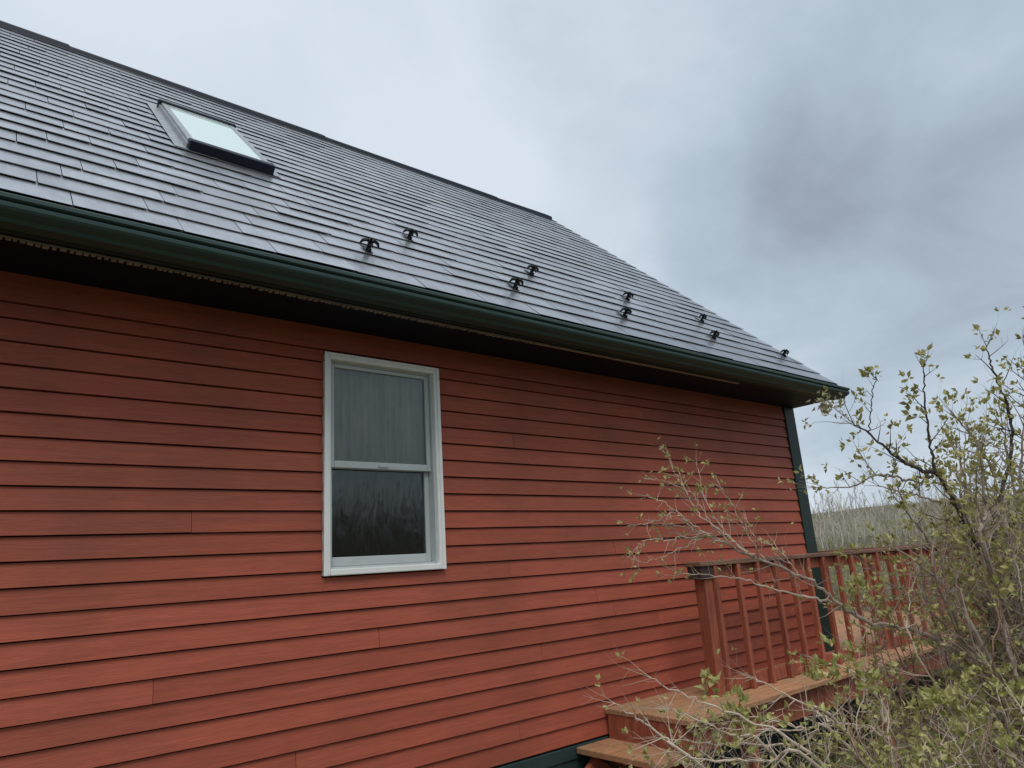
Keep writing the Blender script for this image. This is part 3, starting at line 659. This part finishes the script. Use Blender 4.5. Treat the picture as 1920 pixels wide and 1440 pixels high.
# dense twiggy middle of the shrub, in front of the deck
for k in range(40):
    u = random.uniform(1620, 1930); v = random.uniform(960, 1260) if u > 1720 else random.uniform(1080, 1230); dd = random.uniform(2.9, 4.0)
    P = [Vector((4.1 + random.uniform(-.4, .4), -2.5 + random.uniform(-.35, .35), -.03)), W(u + random.uniform(20, 90), min(1440, v + 200), dd), W(u, v, dd + random.uniform(-.15, .15))]
    limb(big, fb, P, .0055, .0015, (M['paletwig'], M['twig'], M['browntwig'])[k % 3], .18, .034, .09, .024, 2, .05, .45, 3.4, tw_r=.0017)
tag(fb.mb.build('foliage', M['leaf'], big, kind='stuff'), 'yellow green young leaves')
# pale cluster at the tip of the longest twig, next to the gutter end
fp = Foliage(); c = W(1546, 758, 3.08); mbp = MB()
limb(big, fp, [W(1602, 794, 3.12), W(1575, 772, 3.1), W(1560, 762, 3.09), W(1545, 757, 3.08)], .002, .0012, M['paletwig'], .05, .02, .0, .02, 1, 0, 0, 2)
for k in range(60): fp.leaf(c + Vector((random.gauss(0, .024), random.gauss(0, .02), random.gauss(0, .020))), rv(), random.uniform(.018, .034))
for k in range(12): fp.leaf(W(1575, 745, 3.08) + rv(.014), rv(), random.uniform(.012, .022))
tag(fp.mb.build('bud_cluster', M['leafpale'], big, kind='stuff'), 'pale dry bud cluster')
# low shrub in the foreground: pale bare twigs sweeping left
low = tag(empty('shrub', (3.2, -2.6, 0)), 'low tangled shrub of pale bare twigs below the deck steps', 'shrub')
fl = Foliage()
for pts in ([(1600, 1410, 2.6), (1500, 1398, 2.55), (1344, 1394, 2.5), (1240, 1384, 2.48)], [(1590, 1378, 2.6), (1520, 1366, 2.56), (1450, 1352, 2.52), (1390, 1340, 2.5)],
            [(1480, 1440, 2.5), (1380, 1385, 2.46), (1300, 1345, 2.44), (1262, 1331, 2.42)], [(1330, 1450, 2.4), (1269, 1400, 2.4), (1200, 1350, 2.38), (1153, 1319, 2.36)],
            [(1560, 1450, 2.5), (1400, 1350, 2.46), (1300, 1310, 2.44), (1222, 1272, 2.42)], [(1640, 1440, 2.7), (1540, 1340, 2.66), (1450, 1290, 2.64), (1410, 1270, 2.62)],
            [(1700, 1440, 2.8), (1600, 1360, 2.74), (1480, 1370, 2.7), (1330, 1365, 2.66)], [(1560, 1460, 2.4), (1440, 1430, 2.38), (1330, 1425, 2.36), (1250, 1410, 2.34)],
            [(1700, 1420, 2.9), (1660, 1330, 2.86), (1600, 1260, 2.84), (1540, 1240, 2.82)]):
    P = [Vector((3.2 + random.uniform(-.1, .1), -2.6, -.03))] + [W(*q) for q in pts]
    limb(low, fl, P, .0065, .0015, M['paletwig'], .14, .034, .05, .020, 2, .02, .55, 2.6, tw_r=.0018)
for k in range(38):
    u = random.uniform(1300, 1920); v = random.uniform(1375, 1440) if u < 1580 else random.uniform(1300, 1430); dd = random.uniform(2.3, 3.1)
    P = [Vector((3.2 + random.uniform(-.3, .4), -2.6 + random.uniform(-.3, .3), -.03)), W(u + random.uniform(10, 80), v + 150, dd), W(u, v, dd)]
    limb(low, fl, P, .0050, .0015, (M['paletwig'], M['twig'], M['browntwig'])[k % 3], .15, .029, .16, .026, 2, .04, .5, 3.2, tw_r=.0019)
for (u, v, dd) in ((1512, 1240, 2.7), (1580, 1250, 2.7), (1560, 1262, 2.72), (1610, 1255, 2.7), (1395, 1350, 2.5), (1380, 1335, 2.5), (1740, 1315, 2.8), (1765, 1310, 2.8), (1830, 1390, 2.6), (1850, 1370, 2.6), (1810, 1300, 2.9), (1900, 1290, 2.8), (1600, 1100, 2.95), (1625, 1110, 2.95), (1880, 1105, 2.9), (1340, 1290, 2.5)):
    for _ in range(5): fl.rosette(W(u, v, dd) + rv(.022), Vector((0, 0, 1)) + rv(.4), .036, 5)
tag(fl.mb.build('foliage', M['leafbright'], low, kind='stuff'), 'bright yellow green leaf tufts')

# ------------------------------------------------------------------ woods
def blade(mb, p, d, w, side):
    a = d.normalized().cross(side); 
    if a.length < .01: a = Vector((1, 0, 0))
    a.normalize(); k = len(mb.v); mb.v += [p - a * w, p + a * w, p + d]; mb.f.append([k, k + 1, k + 2])
def bare_tree(mb, p, h, w):
    side = Vector((p.x, p.y + 3.6, 0)); top = Vector((random.gauss(0, .06 * h), random.gauss(0, .06 * h), h))
    blade(mb, p, top, w, side)
    for i in range(random.randint(4, 7)):
        t = random.uniform(.25, .85); q = p + top * t
        blade(mb, q, Vector((random.gauss(0, .20), random.gauss(0, .20), random.uniform(.5, 1))) * h * (1 - t) * random.uniform(.6, 1.0), w * .55, side)
wood = MB(); wood2 = MB()
for i in range(15000):
    az = math.radians(random.uniform(30, 112)); r = random.uniform(52, 158); t = max(0, (r - 95) / 112)
    z = (-.6 + 10.3 * math.sin(min(1, t * 1.25) * math.pi / 2) ** 1.2) if r > 95 else gh(math.sin(az) * r, math.cos(az) * r)
    h = random.uniform(.8, 2.0) if r > 95 else random.uniform(1.2, 3.4)
    bare_tree(wood if random.random() < .75 else wood2, Vector((math.sin(az) * r, math.cos(az) * r, z - .1)), h, .03 * r / 90 + random.uniform(0, .02))
tag(wood.build('far_wood', M['bare'], kind='stuff'), 'brown leafless far wood along the ridge, right of the house', 'woodland')
tag(wood2.build('far_wood', M['wood2'], kind='stuff'), 'olive budding undergrowth scattered through the far wood, right of the house', 'woodland')
# woods on the other sides of the clearing
mbk = MB(); mbc = MB()
for i in range(2600):
    az = math.radians(random.uniform(112, 345)); r = random.uniform(34, 62); p = Vector((math.sin(az) * r, math.cos(az) * r, -.5))
    bare_tree(mbk, p, random.uniform(4.5, 8.5), random.uniform(.05, .12))
for i in range(260):
    az = math.radians(random.uniform(112, 345)); r = random.uniform(38, 60); p = Vector((math.sin(az) * r, math.cos(az) * r, -.5)); h = random.uniform(5, 10)
    for k in range(16):
        t = .1 + .9 * k / 16; rad = h * .20 * (1 - t) + .1
        for q in range(5):
            a = random.uniform(0, 6.28); blade(mbc, p + Vector((0, 0, h * t)), Vector((math.cos(a) * rad, math.sin(a) * rad, -.15 * h * .3)), rad * .45, Vector((0, 0, 1)))
tag(mbk.build('bare_wood', M['barenear'], kind='stuff'), 'leafless woodland on the near side of the clearing, mirrored in the window', 'woodland')
tag(mbc.build('conifer_wood', M['conifer'], kind='stuff'), 'dark conifers among the leafless woodland on the near side of the clearing', 'woodland')
# pale birches standing above the ridge line
BL = ['pale leafless birch nearest the green corner board, second trunk from it', 'thin pale birch second to the right of the green corner board', 'third pale birch right of the corner board, above the handrail', 'fourth pale birch right of the corner board, slender and far', 'fifth pale birch right of the corner board, above the handrail', 'sixth pale birch from the corner board, left of the forked dark limb', 'seventh pale birch from the corner board, a slim far trunk', 'eighth pale birch from the corner board, the tall near one', 'ninth pale birch from the corner board, over the far wood', 'tenth pale birch from the corner board, left of the dark limb fork', 'eleventh pale birch from the corner board, slim and distant', 'twelfth pale birch from the corner board, tall and near', 'thirteenth pale birch from the corner board, just under the dark limb fork', 'fourteenth pale birch from the corner board, slim and distant'] + ['pale leafless birch almost hidden behind the tall leafing shrub at right'] * 9
BL[0] = 'pale leafless birch nearest to the green corner board'
spots = [(1512, 62), (1526, 70), (1541, 58), (1552, 75), (1566, 66), (1581, 60), (1593, 72), (1608, 57), (1622, 69), (1640, 63), (1655, 74), (1669, 59), (1684, 66), (1702, 72), (1718, 60), (1735, 68), (1752, 63), (1775, 70), (1800, 61), (1830, 67), (1865, 60), (1900, 70), (1950, 64)]
for n_, (u, r) in enumerate(spots):
    d = W(u, 1020, 1.) - CP; d.z = 0; d.normalize(); p = Vector((CP.x, CP.y, 0)) + d * r; p.z = gh(p.x, p.y) - .1
    h = (1.9 + r * math.tan(math.radians(random.uniform(4.0, 5.6))))
    t_ = empty('birch_tree', p)
    grp = 'pale birches along the ridge line'
    lab = BL[n_]
    tag(t_, lab, 'tree', grp)
    mb = MB(); pts = [p + Vector((random.gauss(0, .04) * i, random.gauss(0, .04) * i, h * .92 * i / 6)) for i in range(7)]
    mb.tube(pts, [.075 * (1 - .8 * i / 6) for i in range(7)], 5); mb.build('trunk', M['birch'], t_)
    cb = MB()
    for i in range(34):
        t = random.uniform(.30, .98); q = pts[0].lerp(pts[-1], t); a = random.uniform(0, 6.28); ln = h * (1.08 - t) * random.uniform(.25, .5)
        dd = Vector((math.cos(a) * .42, math.sin(a) * .42, 1)).normalized() * ln
        cb.tube([q, q + dd * .5 + rv(.04), q + dd], [.020, .013, .006], 3, False)
        for _ in range(3):
            q2 = q + dd * random.uniform(.3, .95); cb.tube([q2, q2 + (dd.normalized() + rv(.4)) * ln * .3], [.009, .004], 3, False)
    cb.build('crown', M['birchtwig'], t_, kind='stuff')
# budding bushes beyond the deck
for (u, v, dist, hh, wd_, lab) in ((1548, 1000, 15, 1.35, .8, 'yellow green bush right beside the green corner board'), (1608, 1005, 19, 1.3, .9, 'olive bush beyond the handrail, second from the corner board'), (1672, 1000, 17, 1.45, 1.0, 'loose bush beyond the handrail with yellow buds'), (1740, 985, 14, 1.6, 1.1, 'dense yellow green bush beyond the deck behind the tall shrub'), (1850, 985, 16, 1.9, 1.4, 'bush behind the tall shrub at the right edge')):
    d = W(u, 1020, 1.) - CP; d.z = 0; d.normalize(); p = Vector((CP.x, CP.y, 0)) + d * dist; p.z = gh(p.x, p.y) - .05
    bsh = tag(empty('bush', p), lab, 'bush'); fo = Foliage(); st = MB()
    for k in range(46):
        d2 = Vector((random.gauss(0, .34), random.gauss(0, .34), 1)); grow(st, fo, p + Vector((random.gauss(0, wd_ * .22), random.gauss(0, wd_ * .22), 0)), d2, hh * random.uniform(.6, 1.05), .010, 0, 2, .20, .060, .03, .12, 3)
    st.build('stems', M['twig'], bsh, kind='stuff'); fo.mb.build('foliage', M['leaf'], bsh, kind='stuff')
# grass round the deck
gr = MB()
for i in range(16000):
    x = random.uniform(2.6, 10); y = random.uniform(-3.4, -.2) if random.random() < .7 else random.uniform(-6, 4)
    if y > -.1 and x < 6.9: continue
    blade(gr, Vector((x, y, gh(x, y) - .01)), Vector((random.gauss(0, .05), random.gauss(0, .05), random.uniform(.05, .22))), .004, Vector((x, y + 3.6, 0)))
tag(gr.build('grass', M['grass'], kind='stuff'), 'thin spring grass round the deck posts', 'grass')

# pale stake by the deck
sp = W(1842, 1300, 3.5); st = MB(); b0 = Vector((sp.x + .02, sp.y, -.05)); t0 = W(1836, 1262, 3.5)
st.tube([b0, b0.lerp(t0, .5), t0], [.016, .015, .012], 4)
stk = st.build('stake', M['stake'], None, origin=b0); tag(stk, 'pale weathered wooden stake standing among twigs beside the deck edge', 'stake')
